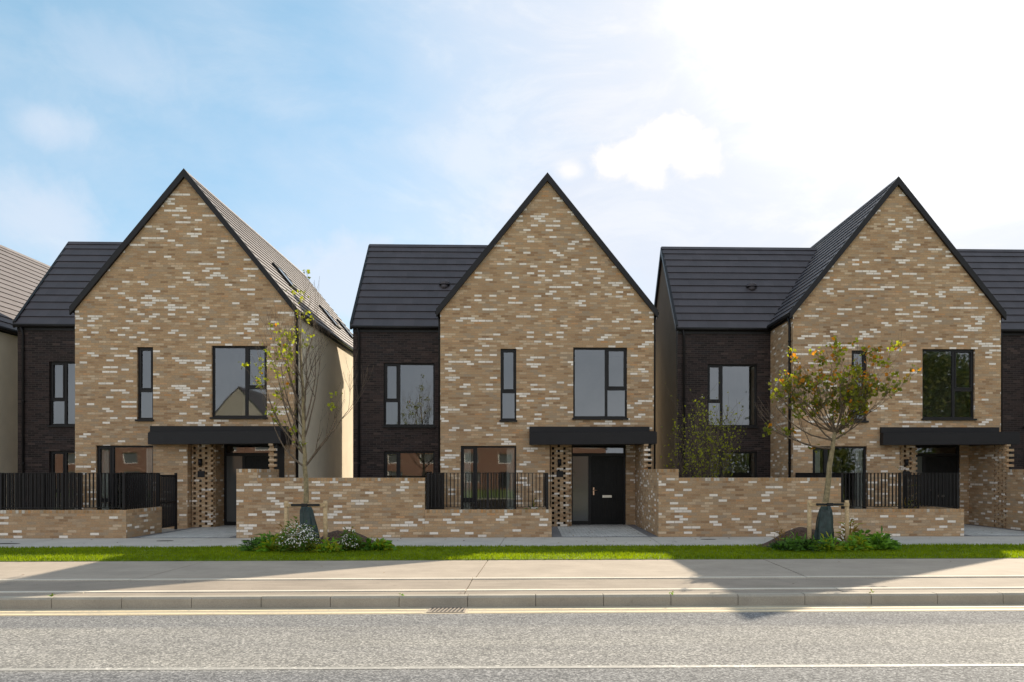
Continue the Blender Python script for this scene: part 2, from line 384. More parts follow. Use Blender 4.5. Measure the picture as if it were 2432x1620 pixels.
# ------------------------------------------------------------------ ground bands (camera side is -y)
XL, XR = -42., 42.
b = MB(); b.box(-900, 900, -700, 1200, -.6, -.18); structure(b, 'ground', M['lawn_base'])
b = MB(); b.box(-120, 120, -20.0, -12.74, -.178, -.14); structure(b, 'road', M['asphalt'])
b = MB(); b.box(-120, 120, -12.74, -12.252, -.178, -.138); structure(b, 'road_channel', M['channel'])
b = MB()
for y in (-12.47, -12.67): b.box(-120, -1.36, y-.034, y+.034, -.137, -.134); b.box(-.80, 120, y-.034, y+.034, -.137, -.134)
structure(b, 'yellow_lines', M['yellow'])
b = MB()
for k in range(-30, 30):
    x = k*1.5; yy = -15.33 - .010*x
    b.face([(x, yy-.035, -.1365), (x+1.5, yy-.015-.035, -.1365), (x+1.5, yy-.015+.045, -.1365), (x, yy+.045, -.1365)])
structure(b, 'lane_line', M['white_line'])
b = MB(); b.box(-120, 120, -12.20, -3.42, -.178, -.03); structure(b, 'pavement_bed', M['gap'])
# kerb stones with open joints, chamfered front arris
b = MB()
for k in range(-45, 46):
    x0 = -.834 + k*.905; x1 = x0+.897; j = random.uniform(-.003, .003)
    b.prism_yz([(-12.25+j, -.16), (-12.10, -.16), (-12.10, .004+j), (-12.225+j, .004+j), (-12.25+j, -.022)], x0, x1)
structure(b, 'kerb', M['kerb'])
def slabs(name, m, y0, y1, pitch, off, z=0., gap=.014, skew=0.):
    b = MB(); x = off - pitch*12
    while x < 60:
        dz = random.uniform(-.002, .002)
        b.prism_xy([(x+gap/2, y0+.004), (x+pitch-gap/2, y0+.004), (x+pitch-gap/2+skew, y1-.004), (x+gap/2+skew, y1-.004)], -.05, z+dz); x += pitch
    return structure(b, name, m)
slabs('verge_strip', M['conc_d'], -12.10, -11.84, 5.2, -.9, .0)
slabs('edging_near', M['conc_l'], -11.84, -11.72, 5.2, -.9, .012)
slabs('cycle_strip', M['conc_d'], -11.72, -10.70, 10.4, -.9, -.004)
slabs('edging_far', M['conc_l'], -10.70, -10.58, 5.2, -.9, .012)
slabs('cycle_path', M['conc'], -10.58, -8.22, 5.2, -.86, .0, .018, .06)
slabs('footpath', M['footpath'], -5.80, -3.42, 3.66, -.70, .0, .012, .05)
b = MB(); b.box(-80, 80, -8.22, -5.80, -.1, .012); structure(b, 'grass_verge', M['lawn_base'])
b = MB()
for i in range(-2, 3): b.box(10.6*i-7.36, 10.6*i+.55, -3.42, 14, -.1, -.02); b.box(10.6*i+.55, 10.6*i+3.24, 1.3, 14, -.1, -.02)
structure(b, 'garden_ground', M['gravel'])
b = MB(); b.box(-120, 120, -24, -20.0, -.178, -.02); structure(b, 'far_pavement', M['conc'])
for i in range(-2, 3):      # block-paved entrance paths
    X = 10.6*i
    b = MB(); b.box(X+.80, X+3.0, -3.30, 1.3, -.1, .006); structure(b, 'entrance_paving', M['paving'])
    b = MB(); b.box(X+.55, X+.80, -3.42, 1.3, -.1, .002); b.box(X+3.0, X+3.24, -3.42, 1.3, -.1, .002); b.box(X+.80, X+3.0, -3.42, -3.30, -.1, .002)
    structure(b, 'paving_border', M['edge_pav'])

# ------------------------------------------------------------------ the house type
def window(house, name, x0, x1, z0, z1, y, mull=None, trans=None, side='right', sill=True, fr=.055, rear=False):
    """frame with optional mullion (fraction from left) and a transom on one side of it; panes are sub-parts"""
    b = MB(); d0, d1 = y, y+.07
    b.box(x0, x1, d0, d1, z1-fr, z1); b.box(x0, x1, d0, d1, z0, z0+fr)
    b.box(x0, x0+fr, d0, d1, z0+fr, z1-fr); b.box(x1-fr, x1, d0, d1, z0+fr, z1-fr)
    panes = []
    if mull is None:
        cells = [(x0+fr, x1-fr, True)]
    else:
        xm = x0+(x1-x0)*mull; b.box(xm-.04, xm+.04, d0, d1, z0+fr, z1-fr)
        cells = [(x0+fr, xm-.04, side == 'left'), (xm+.04, x1-fr, side == 'right')]
    for a, c, split in cells:
        if split and trans is not None:
            zt = z1-(z1-z0)*trans; b.box(a, c, d0, d1, zt-.04, zt+.04)
            s = .038; e = .012   # opening sash sits proud of the frame
            b.box(a, c, d0-e, d0+.03, z1-fr-s, z1-fr); b.box(a, c, d0-e, d0+.03, zt+.04, zt+.04+s)
            b.box(a, a+s, d0-e, d0+.03, zt+.04+s, z1-fr-s); b.box(c-s, c, d0-e, d0+.03, zt+.04+s, z1-fr-s)
            panes += [(a, c, z0+fr, zt-.04), (a+s, c-s, zt+.04+s, z1-fr-s)]
        else: panes.append((a, c, z0+fr, z1-fr))
    f = b.build('window', M['metal'], house)
    for a, c, e, g_ in panes:
        p = MB(); p.face([(a, y+.035, e), (c, y+.035, e), (c, y+.035, g_), (a, y+.035, g_)]); p.build('pane', M['glass'], f)
    if sill:
        p = MB(); p.box(x0-.03, x1+.03, y-.13, y-.001, z0-.055, z0-.004); p.build('sill', M['metal'], f)
    return f
PITCHT = 3.93/3.19
def slope(mb, axis, a0, a1, c0, z0, c1, z1, n=12, mi=0):
    """tiled roof slope: c,z runs from eave (c0,z0) to ridge (c1,z1); a runs along the ridge"""
    d = Vector((c1-c0, z1-z0)); L = d.length; d.normalize(); nrm = Vector((-d.y, d.x))
    if nrm.y < 0: nrm = -nrm
    P = (lambda a, q: (q.x, a, q.y)) if axis == 'y' else (lambda a, q: (a, q.x, q.y))
    B = Vector((c0, z0))
    for i in range(n):
        lo = B+d*(L*i/n); hi = B+d*(L*(i+1)/n)
        p0, p1, p2 = lo, lo+nrm*.036, hi+nrm*.008
        s0, s1 = a0, a1
        for q0, q1 in ((p0, p1), (p1, p2)):
            mb.face([P(s0, q0), P(s1, q0), P(s1, q1), P(s0, q1)], mi)
        for aa in (s0, s1): mb.face([P(aa, p0), P(aa, p1), P(aa, p2), P(aa, hi)], mi)
    u0, u1 = B-nrm*.06, B+d*L-nrm*.06
    mb.face([P(a0, u0), P(a1, u0), P(a1, u1), P(a0, u1)], mi); mb.face([P(a0, B), P(a1, B), P(a1, u0), P(a0, u0)], mi)
    for aa in (a0, a1): mb.face([P(aa, B), P(aa, u0), P(aa, u1), P(aa, B+d*L)], mi)
def gutter_y(b, x, y0, y1, z):
    b.tube([(x, y0, z), (x, y1, z)], [.058, .058], 10)
    b.box(x-.058, x+.058, y0, y1, z+.002, z+.030)
def screen(name, house, axis, c0, c1, a0, a1, z0, z1, off=0, pier=False):
    """hit-and-miss brickwork with real gaps"""
    b = MB(); r = 0; z = z0; pitch, bw = .345, .270
    while z < z1-.03:
        zt = min(z+.073, z1)
        a = a0 - (pitch/2 if (r+off) % 2 else 0) + (.085 if axis == 'y' else -.06)
        while a < a1:
            s0, s1 = max(a, a0), min(a+bw, a1)
            if s1-s0 > .03:
                if axis == 'x': b.box(s0, s1, c0, c1, z, zt)
                else: b.box(c0, c1, s0, s1, z, zt)
            a += pitch
        z += .075; r += 1
    if pier:
        for k in range(0, 32, 2): b.box(3.382, 3.48, -.93, -.845, .075*k, .075*k+.073)
    return b.build(name, M['brick'], house)

GX0, GX1, GM, EZ, AZ, GD = -2.69, 3.69, .50, 6.50, 10.43, 11.5
WX0, WY, WR, WB, WEZ, WAZ = -5.77, 2.10, 4.80, 7.50, 6.42, 9.76
def make_house(loc, label):
    H = empty('terraced_house', loc, label, 'house', 'matching brick houses with front gables')
    # ---- front gable wall
    holes = [(-.90, -.43, 3.20, 5.33), (1.27, 2.89, 3.27, 5.38), (-2.09, -.43, .10, 2.43), (.57, 3.27, 0, 2.55)]
    b = MB(); b.panel('x', 0, .30, GX0, GX1, -.1, EZ, holes)
    b.prism_xz([(GX0, EZ), (GX1, EZ), (GM, AZ)], 0, .30)
    b.build('front_wall', M['brick'], H)
    b = MB(); b.panel('y', GX0, GX0+.28, .30, WY, -.1, EZ-.02); b.build('return_wall', M['brick'], H)
    # ---- render side and rear walls
    b = MB(); b.panel('y', GX1-.28, GX1-.004, .30, GD, -.1, EZ-.02); b.panel('x', GD-.28, GD, GX0, GX1-.28, -.1, EZ-.02)
    b.panel('y', GX0+.002, GX0+.27, WB, GD-.28, -.1, EZ-.02); b.prism_xz([(GX0, EZ-.02), (GX1, EZ-.02), (GM, AZ-.06)], GD-.28, GD-.001)
    b.build('side_wall', M['render'], H)
    # ---- dark brick wing
    wh = [(-4.78, -3.13, 3.15, 5.20), (-4.78, -3.13, .15, 2.32)]
    b = MB(); b.panel('x', WY, WY+.28, WX0, GX0, -.1, WEZ-.1, wh); b.build('wing_wall', M['dark_brick'], H)
    b = MB(); b.panel('y', WX0+.003, WX0+.28, WY+.28, WB, -.1, WEZ)
    b.prism_yz([(WY+.02, WEZ), (WB-.02, WEZ), (WR, WAZ-.06)], WX0+.003, WX0+.28)
    b.panel('x', WB-.28, WB-.004, WX0+.28, GX0, -.1, WEZ)
    b.build('wing_side_wall', M['brown_render'], H)
    # ---- rooms behind the windows
    def room(b, x0, x1, y0, y1, z0, z1, gap=None):
        b.face([(x0, y0, z0), (x0, y1, z0), (x0, y1, z1), (x0, y0, z1)]); b.face([(x1, y0, z0), (x1, y0, z1), (x1, y1, z1), (x1, y1, z0)])
        b.face([(x0, y0, z1), (x1, y0, z1), (x1, y1, z1), (x0, y1, z1)]); b.face([(x0, y0, z0), (x1, y0, z0), (x1, y1, z0), (x0, y1, z0)], 1)
        if gap: b.panel('x', y1, y1+.05, x0, x1, z0, z1, [gap])
        else: b.face([(x0, y1, z0), (x1, y1, z0), (x1, y1, z1), (x0, y1, z1)])
    b = MB()
    room(b, -2.38, .48, .31, 4.6, .04, 2.62); room(b, -2.38, .45, .31, 2.6, 2.95, 5.75); room(b, .56, 3.38, .31, 4.2, 2.95, 5.75)
    room(b, -5.45, -2.72, WY+.29, WB-.33, .04, 2.62); room(b, -5.45, -2.72, WY+.29, WB-.33, 2.95, 5.75)
    b.build('interior', [M['plaster'], M['timber_floor']], H)
    # ---- windows
    window(H, 'window', -.90, -.43, 3.20, 5.33, .07, None, .60)
    window(H, 'window', 1.27, 2.89, 3.27, 5.38, .07, .615, .585, 'right')
    window(H, 'window', -2.09, -.43, .10, 2.43, .07, .27, .70, 'left')
    window(H, 'window', -4.78, -3.13, 3.15, 5.20, WY+.07, .29, .60, 'left')
    window(H, 'window', -4.78, -3.13, .15, 2.32, WY+.07, .29, .60, 'left')
    for x0, x1 in ((-2.02, -1.80), (-.72, -.50)):     # voile curtains hanging in folds
        b = MB(); n = 16
        for k in range(n):
            a, c = x0+(x1-x0)*k/n, x0+(x1-x0)*(k+1)/n
            b.face([(a, .185+.02*math.sin(k*1.9), .2), (c, .185+.02*math.sin(k*1.9+1.9), .2), (c, .185+.02*math.sin(k*1.9+1.9), 2.36), (a, .185+.02*math.sin(k*1.9), 2.36)], 0, True)
        b.build('curtain', M['curtain'], H)
    # ---- entrance recess
    for nm, bx in (('porch_wall', (.571, 1.243, .98, 1.20, -.1, 2.55)), ('porch_wall', (.31, .566, .36, .98, -.1, 2.55)), ('porch_wall', (1.17, 1.242, .335, .975, -.1, 2.55)),
                   ('porch_wall', (3.266, 3.50, -.22, 1.25, -.1, 2.455)), ('porch_wall', (2.97, 3.262, .93, 1.2, -.1, 2.545)), ('pier_hole_shade', (3.40, 3.475, -.84, -.225, -.1, 2.45))):
        b = MB(); b.box(*bx); b.build(nm, M['rubber_hole_shade' if nm == 'pier_hole_shade' else 'brick'], H)  # black core in the pier is added, painting its perforations as deep shade
    b = MB(); b.box(.572, 1.168, .42, .44, 0, 2.54); b.build('screen_hole_shade', M['rubber_hole_shade'], H)  # added black sheet: shade seen through the door-side screen, put in as colour
    b = MB(); b.box(.57, 3.27, .302, 1.2, 2.552, 2.62); b.build('porch_ceiling', M['metal_sat'], H)
    screen('perforated_screen', H, 'x', .22, .33, .60, 1.23, .0, 2.48)
    screen('perforated_screen', H, 'y', 3.262, 3.38, -.93, -.222, .0, 2.455, 1, True)
    # door set
    F = MB(); y0, y1 = .95, 1.03
    F.box(1.25, 2.96, y0, y1, 2.46, 2.54); F.box(1.25, 2.96, y0, y1, 2.14, 2.24); F.box(1.25, 1.31, y0, y1, 0, 2.14); F.box(1.25, 1.31, y0, y1, 2.24, 2.46)
    F.box(2.90, 2.96, y0, y1, 0, 2.14); F.box(2.90, 2.96, y0, y1, 2.24, 2.46); F.box(1.80, 1.88, y0, y1, 0, 2.14); F.box(1.31, 1.80, y0, y1, 0, .12)
    fr = F.build('door_frame', M['metal'], H)
    b = MB(); b.face([(1.31, .99, .12), (1.80, .99, .12), (1.80, .99, 2.14), (1.31, .99, 2.14)]); b.build('side_light', M['frost'], fr)
    b = MB(); b.face([(1.31, .99, 2.24), (2.90, .99, 2.24), (2.90, .99, 2.46), (1.31, .99, 2.46)]); b.build('fanlight', M['glass'], fr)
    b = MB(); b.box(1.885, 2.895, .965, 1.01, .02, 2.135)
    for k in range(6): b.box(1.99+k*.14, 2.115+k*.14, .958, .966, .14, 2.02)     # tongue and groove boards
    D = b.build('door', M['door'], H)
    b = MB(); b.box(1.945, 1.985, .945, .957, .93, 1.17); b.tube([(1.965, .94, 1.08), (1.965, .90, 1.08), (2.075, .895, 1.08)], [.011]*3, 8); b.build('handle', M['bronze'], D)
    b = MB(); b.box(2.24, 2.53, .944, .957, .85, .925); b.build('letterbox', M['steel'], D)
    # lamp and number plate on the screen
    b = MB(); b.tube([(.87, .16, 1.84), (.87, .16, 2.04)], [.055, .055], 12); b.box(.84, .90, .16, .219, 1.90, 1.98); b.build('wall_lamp', M['metal'], H)
    b = MB(); b.box(.78, .98, .195, .219, 1.50, 1.68); b.build('bell_panel', M['metal'], H)
    # ---- canopy: wedge in plan, deeper at the pier, with a flashing upstand on the wall
    b = MB(); b.prism_xy([(-.04, -.003), (-.04, -.22), (3.62, -.98), (3.62, -.003)], 2.46, 2.80); b.prism_xy([(-.02, -.003), (-.02, -.20), (3.60, -.96), (3.60, -.003)], 2.803, 2.825)
    cn = b.build('canopy', M['metal_sat'], H, bevel=.006)
    b = MB(); b.prism_xy([(-.04, -.003), (-.04, -.10), (3.54, -.16), (3.54, -.003)], 2.828, 3.0); b.build('flashing', M['metal_sat'], cn)
    # ---- roof
    OV = .055
    b = MB(); slope(b, 'y', -OV, GD+.05, GX1+.10, EZ-.10*PITCHT+.07, GM, AZ+.07, 18); b.build('roof', M['tiles'], H)
    b = MB(); slope(b, 'y', -OV, GD+.05, GX0-.10, EZ-.10*PITCHT+.07, GM, AZ+.07, 18); b.build('roof', M['tiles'], H)
    wt = (WAZ-WEZ)/(WR-WY)
    b = MB(); slope(b, 'x', WX0-.05, -.15, WY-.10, WEZ-.10*wt+.07, WR, WAZ+.07, 12); b.build('wing_roof', M['tiles'], H)
    b = MB(); slope(b, 'x', WX0-.05, -.15, WB+.10, WEZ-.10*wt+.07, WR, WAZ+.07, 12); b.build('wing_roof', M['tiles'], H)
    b = MB(); b.prism_xz([(GM-.10, AZ+.01), (GM+.10, AZ+.01), (GM, AZ+.135)], -OV-.01, GD+.06); b.prism_yz([(WR-.10, WAZ+.01), (WR+.10, WAZ+.01), (WR, WAZ+.13)], WX0-.06, -.1)
    b.build('ridge', M['tiles'], H)
    for sx, xe in ((1, GX1+.115), (-1, GX0-.115)):      # barge boards up the gable
        z0 = EZ-.115*PITCHT
        poly = [(xe, z0-.10), (xe, z0+.13), (GM, AZ+.145), (GM, AZ-.10)]
        if sx > 0: poly = poly[::1]
        else: poly = poly[::-1]
        b = MB(); b.prism_xz(poly, -OV-.035, -.004); b.build('verge', M['metal'], H)
    b = MB(); b.prism_yz([(WY-.10, WEZ-.16), (WY-.10, WEZ+.06), (WR, WAZ+.10), (WR, WAZ-.12)], WX0-.085, WX0-.004); b.build('verge', M['metal'], H)
    b = MB(); b.prism_yz([(WB+.10, WEZ-.16), (WB+.10, WEZ+.06), (WR, WAZ+.10), (WR, WAZ-.12)], WX0-.085, WX0-.004)
    b.build('verge', M['metal'], H)
    # fascia, gutters, downpipes
    for bx in ((WX0, GX0-.005, WY-.03, WY-.001, WEZ-.22, WEZ-.02), (GX1+.001, GX1+.03, .02, GD, EZ-.20, EZ-.01), (GX0-.03, GX0-.001, .02, WY-.035, EZ-.20, EZ-.01)):
        b = MB(); b.box(*bx); b.build('fascia', M['metal'], H)
    b = MB(); b.tube([(WX0-.06, WY-.10, WEZ-.08), (GX0-.0, WY-.10, WEZ-.08)], [.058]*2, 10); b.box(WX0-.06, GX0-.0, WY-.158, WY-.042, WEZ-.078, WEZ-.045); b.build('gutter', M['metal'], H)
    b = MB(); gutter_y(b, GX1+.10, -.03, GD, EZ-.10); b.build('gutter', M['metal'], H)
    b = MB(); gutter_y(b, GX0-.10, -.03, WY-.05, EZ-.10); b.build('gutter', M['metal'], H)
    for pts in ([(WX0+.16, WY-.10, WEZ-.12), (WX0+.20, WY-.05, WEZ-.34), (WX0+.20, WY-.045, 0)],
                [(GX1+.09, .14, EZ-.14), (GX1+.045, .14, EZ-.36), (GX1+.045, .14, 0)],
                [(GX0-.09, .18, EZ-.14), (GX0-.045, .18, EZ-.36), (GX0-.045, .18, 0)]):
        b = MB(); b.tube(pts, [.036]*3, 10)
        for z in (1.9, 3.9, 5.6): b.tube([(pts[2][0], pts[2][1], z), (pts[2][0], pts[2][1], z+.05)], [.045]*2, 10)
        b.build('downpipe', M['metal'], H)
    # roof vent on the wing
    vy = 3.32; vz = WEZ+(vy-WY)*wt+.10
    b = MB(); n = 10
    for k in range(4):
        a0, a1 = k/4*math.pi/2, (k+1)/4*math.pi/2
        r0, r1 = math.cos(a0)*.19, math.cos(a1)*.19; h0, h1 = math.sin(a0)*.16+.04, math.sin(a1)*.16+.04
        for j in range(14):
            p, q = 6.2832*j/14, 6.2832*(j+1)/14
            b.face([(-2.95+r0*math.cos(p), vy+r0*.8*math.sin(p), vz+h0), (-2.95+r0*math.cos(q), vy+r0*.8*math.sin(q), vz+h0),
                    (-2.95+r1*math.cos(q), vy+r1*.8*math.sin(q), vz+h1), (-2.95+r1*math.cos(p), vy+r1*.8*math.sin(p), vz+h1)], 0, True)
    b.tube([(-2.95, vy, vz-.12), (-2.95, vy, vz+.035)], [.13, .13], 14); b.build('roof_vent', M['tiles'], H)
    # rooflights on the right slope
    nrm = Vector((PITCHT, 0, 1)).normalized(); dn = Vector((1, 0, -PITCHT)).normalized()
    for yy, x0 in ((2.6, 2.1), (6.6, 2.5), (9.2, 2.5)):
        base = Vector((x0, yy, AZ+.07-(x0-GM)*PITCHT)) + nrm*.02
        def slab(u0, u1, y0, y1, h0, h1, bb):
            P = lambda u, y, h: tuple(base+dn*u+Vector((0, y, 0))+nrm*h)
            k = len(bb.v); bb.v += [P(u0, y0, h0), P(u1, y0, h0), P(u1, y1, h0), P(u0, y1, h0), P(u0, y0, h1), P(u1, y0, h1), P(u1, y1, h1), P(u0, y1, h1)]
            for q in ((3, 2, 1, 0), (4, 5, 6, 7), (0, 1, 5, 4), (1, 2, 6, 5), (2, 3, 7, 6), (3, 0, 4, 7)): bb.f.append(tuple(k+i for i in q)); bb.mi.append(0); bb.sm.append(False)
        b = MB(); w_, l_ = .78, 1.0
        slab(0, l_, 0, .06, 0, .085, b); slab(0, l_, w_-.06, w_, 0, .085, b); slab(0, .06, .06, w_-.06, 0, .085, b); slab(l_-.06, l_, .06, w_-.06, 0, .085, b)
        f = b.build('rooflight', M['metal'], H)
        b = MB(); slab(.06, l_-.06, .06, w_-.06, .02, .07, b); b.build('pane', M['frost'], f)
    return H
PITCH = 10.6
h0 = make_house((0, 0, 0), 'middle house, its door and letterbox fully in view beside the empty entrance path')
for i, lab in ((-2, 'far left house of which only a pale sunlit roof slope and render wall show'),
               (-1, 'left house with sunlit tiled side roof, behind the nearly bare young tree'),
               (1, 'right house behind the young tree with orange and green leaves'),
               (2, 'far right house of which only the dark brick wing shows at the edge')):
    h = copy_tree(h0); h.location = (PITCH*i-(.09 if i < 0 else 0), 0, 0); h['label'] = lab
    if i == -1:      # this house has the longer canopy
        cn = [c for c in children(h) if c.name.startswith('canopy')][0]; cn.scale.x = 1.117; cn.location.x = -.425

# ------------------------------------------------------------------ garden walls and railings
def low_wall():
    W = empty('low_garden_wall', (0, 0, 0), '', 'wall', 'low brick front garden walls')
    b = MB(); b.box(-2.666, .53, -3.40, -3.18, -.1, .62); b.box(.31, .53, -3.18, -1.62, -.1, .62); b.build('brickwork', M['brick'], W)
    b = MB(); b.box(-2.664, .532, -3.403, -3.177, .62, .70); b.box(.308, .532, -3.177, -1.618, .62, .70); b.build('coping', M['coping'], W, bevel=.004)
    return W
def tall_wall():      # runs from the entrance divider along the street to the next low wall
    W = empty('tall_garden_wall', (0, 0, 0), '', 'wall', 'tall brick front garden walls')
    b = MB(); b.box(3.245, 3.47, -3.40, -.94, -.1, 1.64); b.box(3.47, 3.76, -3.398, -3.18, -.1, 1.64); b.box(3.76, 7.93, -3.40, -3.18, -.1, 1.42)
    b.build('brickwork', M['brick'], W)
    b = MB(); b.box(3.242, 3.473, -3.403, -.94, 1.64, 1.725); b.box(3.473, 3.763, -3.401, -3.177, 1.64, 1.725); b.box(3.763, 7.932, -3.403, -3.177, 1.42, 1.505)
    b.build('coping', M['coping'], W, bevel=.004)
    return W
def bar_mesh(z0, z1):
    b = MB(); b.box(-.011, .011, -.019, .019, z0, z1); return b
def railing(front):
    Rl = empty('railing', (0, 0, 0), '', 'railing', 'black vertical bar railings')
    runs = [((-2.60, -3.29), (.42, -3.29), .78)] if front else [((-2.60, -3.24), (-2.60, -.06), .12)]
    for (xa, ya), (xb, yb), zb in runs:
        b = MB()
        if front: b.box(xa, xb, ya-.022, ya+.022, 1.615, 1.627); b.build('rail', M['metal'], Rl); b = MB(); b.box(xa, xb, ya-.02, ya+.02, zb-.025, zb-.013); b.build('rail', M['metal'], Rl)
        else: b.box(xa-.022, xa+.022, ya, yb, 1.615, 1.627); b.build('rail', M['metal'], Rl); b = MB(); b.box(xa-.02, xa+.02, ya, yb, zb-.025, zb-.013); b.build('rail', M['metal'], Rl)
        L = math.hypot(xb-xa, yb-ya); n = int(L/.092)
        first = None
        for k in range(n+1):
            f = k/n; x, y = xa+(xb-xa)*f, ya+(yb-ya)*f
            post = k == 0 or k == n or (k == n//2)
            if post:
                b = MB(); b.box(-.03, .03, -.03, .03, .70 if front else 0, 1.63); o = b.build('post', M['metal'], Rl); o.location = (x, y, 0); continue
            if first is None: first = o = bar_mesh(zb-.013, 1.615).build('baluster', M['metal'], Rl)
            else: o = first.copy(); col.objects.link(o)
            o.location = (x, y, 0); o.rotation_euler.z = 0 if front else R(90)
    return Rl
def side_gate():
    Rl = empty('side_gate', (0, 0, 0), '', 'gate', 'black metal side gates')
    b = MB(); b.box(.39, .45, -1.60, -1.54, 0, 1.62); b.build('post', M['metal'], Rl)
    b = MB(); b.box(.39, .45, -.62, -.56, 0, 1.62); b.build('post', M['metal'], Rl)
    b = MB(); b.box(.40, .44, -1.53, -.63, 1.52, 1.57); b.box(.40, .44, -1.53, -.63, .10, .15); b.box(.40, .44, -1.53, -.63, .78, .82); b.box(.401, .439, -1.53, -1.49, .15, 1.52); b.box(.401, .439, -.67, -.63, .15, 1.52)
    fr = b.build('gate_frame', M['metal'], Rl)
    bm0 = None
    for k in range(8):
        y = -1.40+k*.093
        b = MB(); b.box(.402, .438, y-.008, y+.008, .15, 1.52)
        b.build('baluster', M['metal'], fr)
    # short rail over the low return wall
    b = MB(); b.box(.40, .44, -3.25, -1.60, 1.615, 1.627); b.build('rail', M['metal'], Rl)
    for k in range(17):
        y = -3.18+k*.093
        b = MB(); b.box(.402, .438, y-.008, y+.008, .70, 1.615); b.build('baluster', M['metal'], Rl)
    return Rl
NAMES = {-2: 'at the far left edge beyond the left house', -1: 'in front of the left house', 0: 'in front of the middle house', 1: 'in front of the right house', 2: 'at the far right edge'}
TN = {-2: 'far left tall wall left of the left house', -1: 'tall pale brick wall behind the nearly bare tree, between left and middle houses', 0: 'tall pale brick wall behind the orange-leaved tree, between middle and right houses', 1: 'tall brick wall at the far right edge past the right house entrance'}
lw, tw, rf, rs, sg = low_wall(), tall_wall(), railing(True), railing(False), side_gate()
for i in (0, -1, 1):
    for src, lab in ((lw, 'low buff brick wall under black railings '), (rf, 'black bar railing standing on the low brick wall '), (rs, 'black bar railing running back '), (sg, 'black metal gate beside the entrance path ')):
        o = src if i == 0 else copy_tree(src); o.location.x = PITCH*i; o['label'] = lab+NAMES[i]
for i in (0, -1, 1):
    o = tw if i == 0 else copy_tree(tw); o.location.x = PITCH*i; o['label'] = TN[i]

# ------------------------------------------------------------------ street furniture
Gt = empty('drain_grate', (-1.08, -12.50, -.134), 'cast iron gully grate beside the kerb on the yellow lines', 'drain')
b = MB()
b.box(-.24, .24, -.18, -.155, -.02, .004); b.box(-.24, .24, .155, .18, -.02, .004); b.box(-.24, -.215, -.155, .155, -.02, .004); b.box(.215, .24, -.155, .155, -.02, .004)
b.box(-.215, .215, -.155, .155, -.003, -.001, 1); b.build('frame', [M['conc_d'], M['rubber_hole_shade']], Gt)
for k in range(8):
    x = -.182+k*.052
    b = MB(); b.prism_xy([(x-.013-.02, -.155), (x+.011-.02, -.155), (x+.011+.02, .155), (x-.013+.02, .155)], -.001, .005); b.build('bar', M['conc_d'], Gt)
def cover(x, y, rx, ry, lab):
    b = MB(); n = 24
    b.prism_xy([(x+rx*math.cos(6.2832*k/n), y+ry*math.sin(6.2832*k/n)) for k in range(n)], -.02, .005)
    tag(b.build('utility_cover', M['gap']), lab, 'cover', 'small dark covers set in the footpath')
cover(-12.05, -4.75, .30, .12, 'dark cover in footpath in front of the left low wall')
cover(-8.75, -4.15, .20, .10, 'small dark cover in footpath in front of the left house entrance')
cover(4.35, -4.1, .20, .10, 'small dark cover in footpath in front of the middle entrance path')

# fallen leaves
b = MB()
def fleaf(x, y, z, s):
    a = random.uniform(0, 6.28); t_ = random.uniform(-.3, .3)
    p = [(-s, 0), (0, -s*.5), (s, 0), (0, s*.5)]
    b.face([(x+q[0]*math.cos(a)-q[1]*math.sin(a), y+q[0]*math.sin(a)+q[1]*math.cos(a), z+abs(q[0])*.4*random.random()) for q in p], 0 if random.random() < .75 else 1)
for _ in range(60): fleaf(random.uniform(.9, 3.1), random.uniform(-3.3, .8), .012, random.uniform(.015, .04))
for _ in range(26): fleaf(random.uniform(11.4, 13.6), random.uniform(-3.3, .8), .012, random.uniform(.015, .04))
for _ in range(90): fleaf(random.uniform(-13, 14), random.uniform(-5.7, -3.45), .008, random.uniform(.012, .04))
for _ in range(60): fleaf(random.gauss(2.6, 1.8), random.uniform(-5.0, -3.45), .008, random.uniform(.015, .04))
for _ in range(45): fleaf(random.uniform(-13, 13), random.uniform(-12.1, -8.3), .010, random.uniform(.01, .03))
tag(b.build('fallen_leaves', [M['dead'], M['leaf_b']]), kind='stuff')

# ------------------------------------------------------------------ grass
b = MB(); V, Fc = [], []
rnd = random.random
N = 100000
for i in range(N):
    x = -17+rnd()*35; y = -8.235+rnd()*2.45+.012*math.sin(x*9)+.01*math.sin(x*23)
    s = mnoise.noise(Vector((x*.7, y*1.4, 0)))
    h = (.030+.030*rnd())*(1+.5*s); a = rnd()*6.28; wd = .006+.004*rnd(); lx, ly = (rnd()-.5)*.05, (rnd()-.5)*.05
    k = len(V); V += [(x-wd*math.cos(a), y-wd*math.sin(a), .008), (x+wd*math.cos(a), y+wd*math.sin(a), .008), (x+lx, y+ly, .012+h)]; Fc.append((k, k+1, k+2))
me = bpy.data.meshes.new('grass'); me.from_pydata(V, [], Fc); me.materials.append(M['grass'])
tag(bpy.data.objects.new('grass', me), kind='stuff'); col.objects.link(bpy.data.objects['grass'])

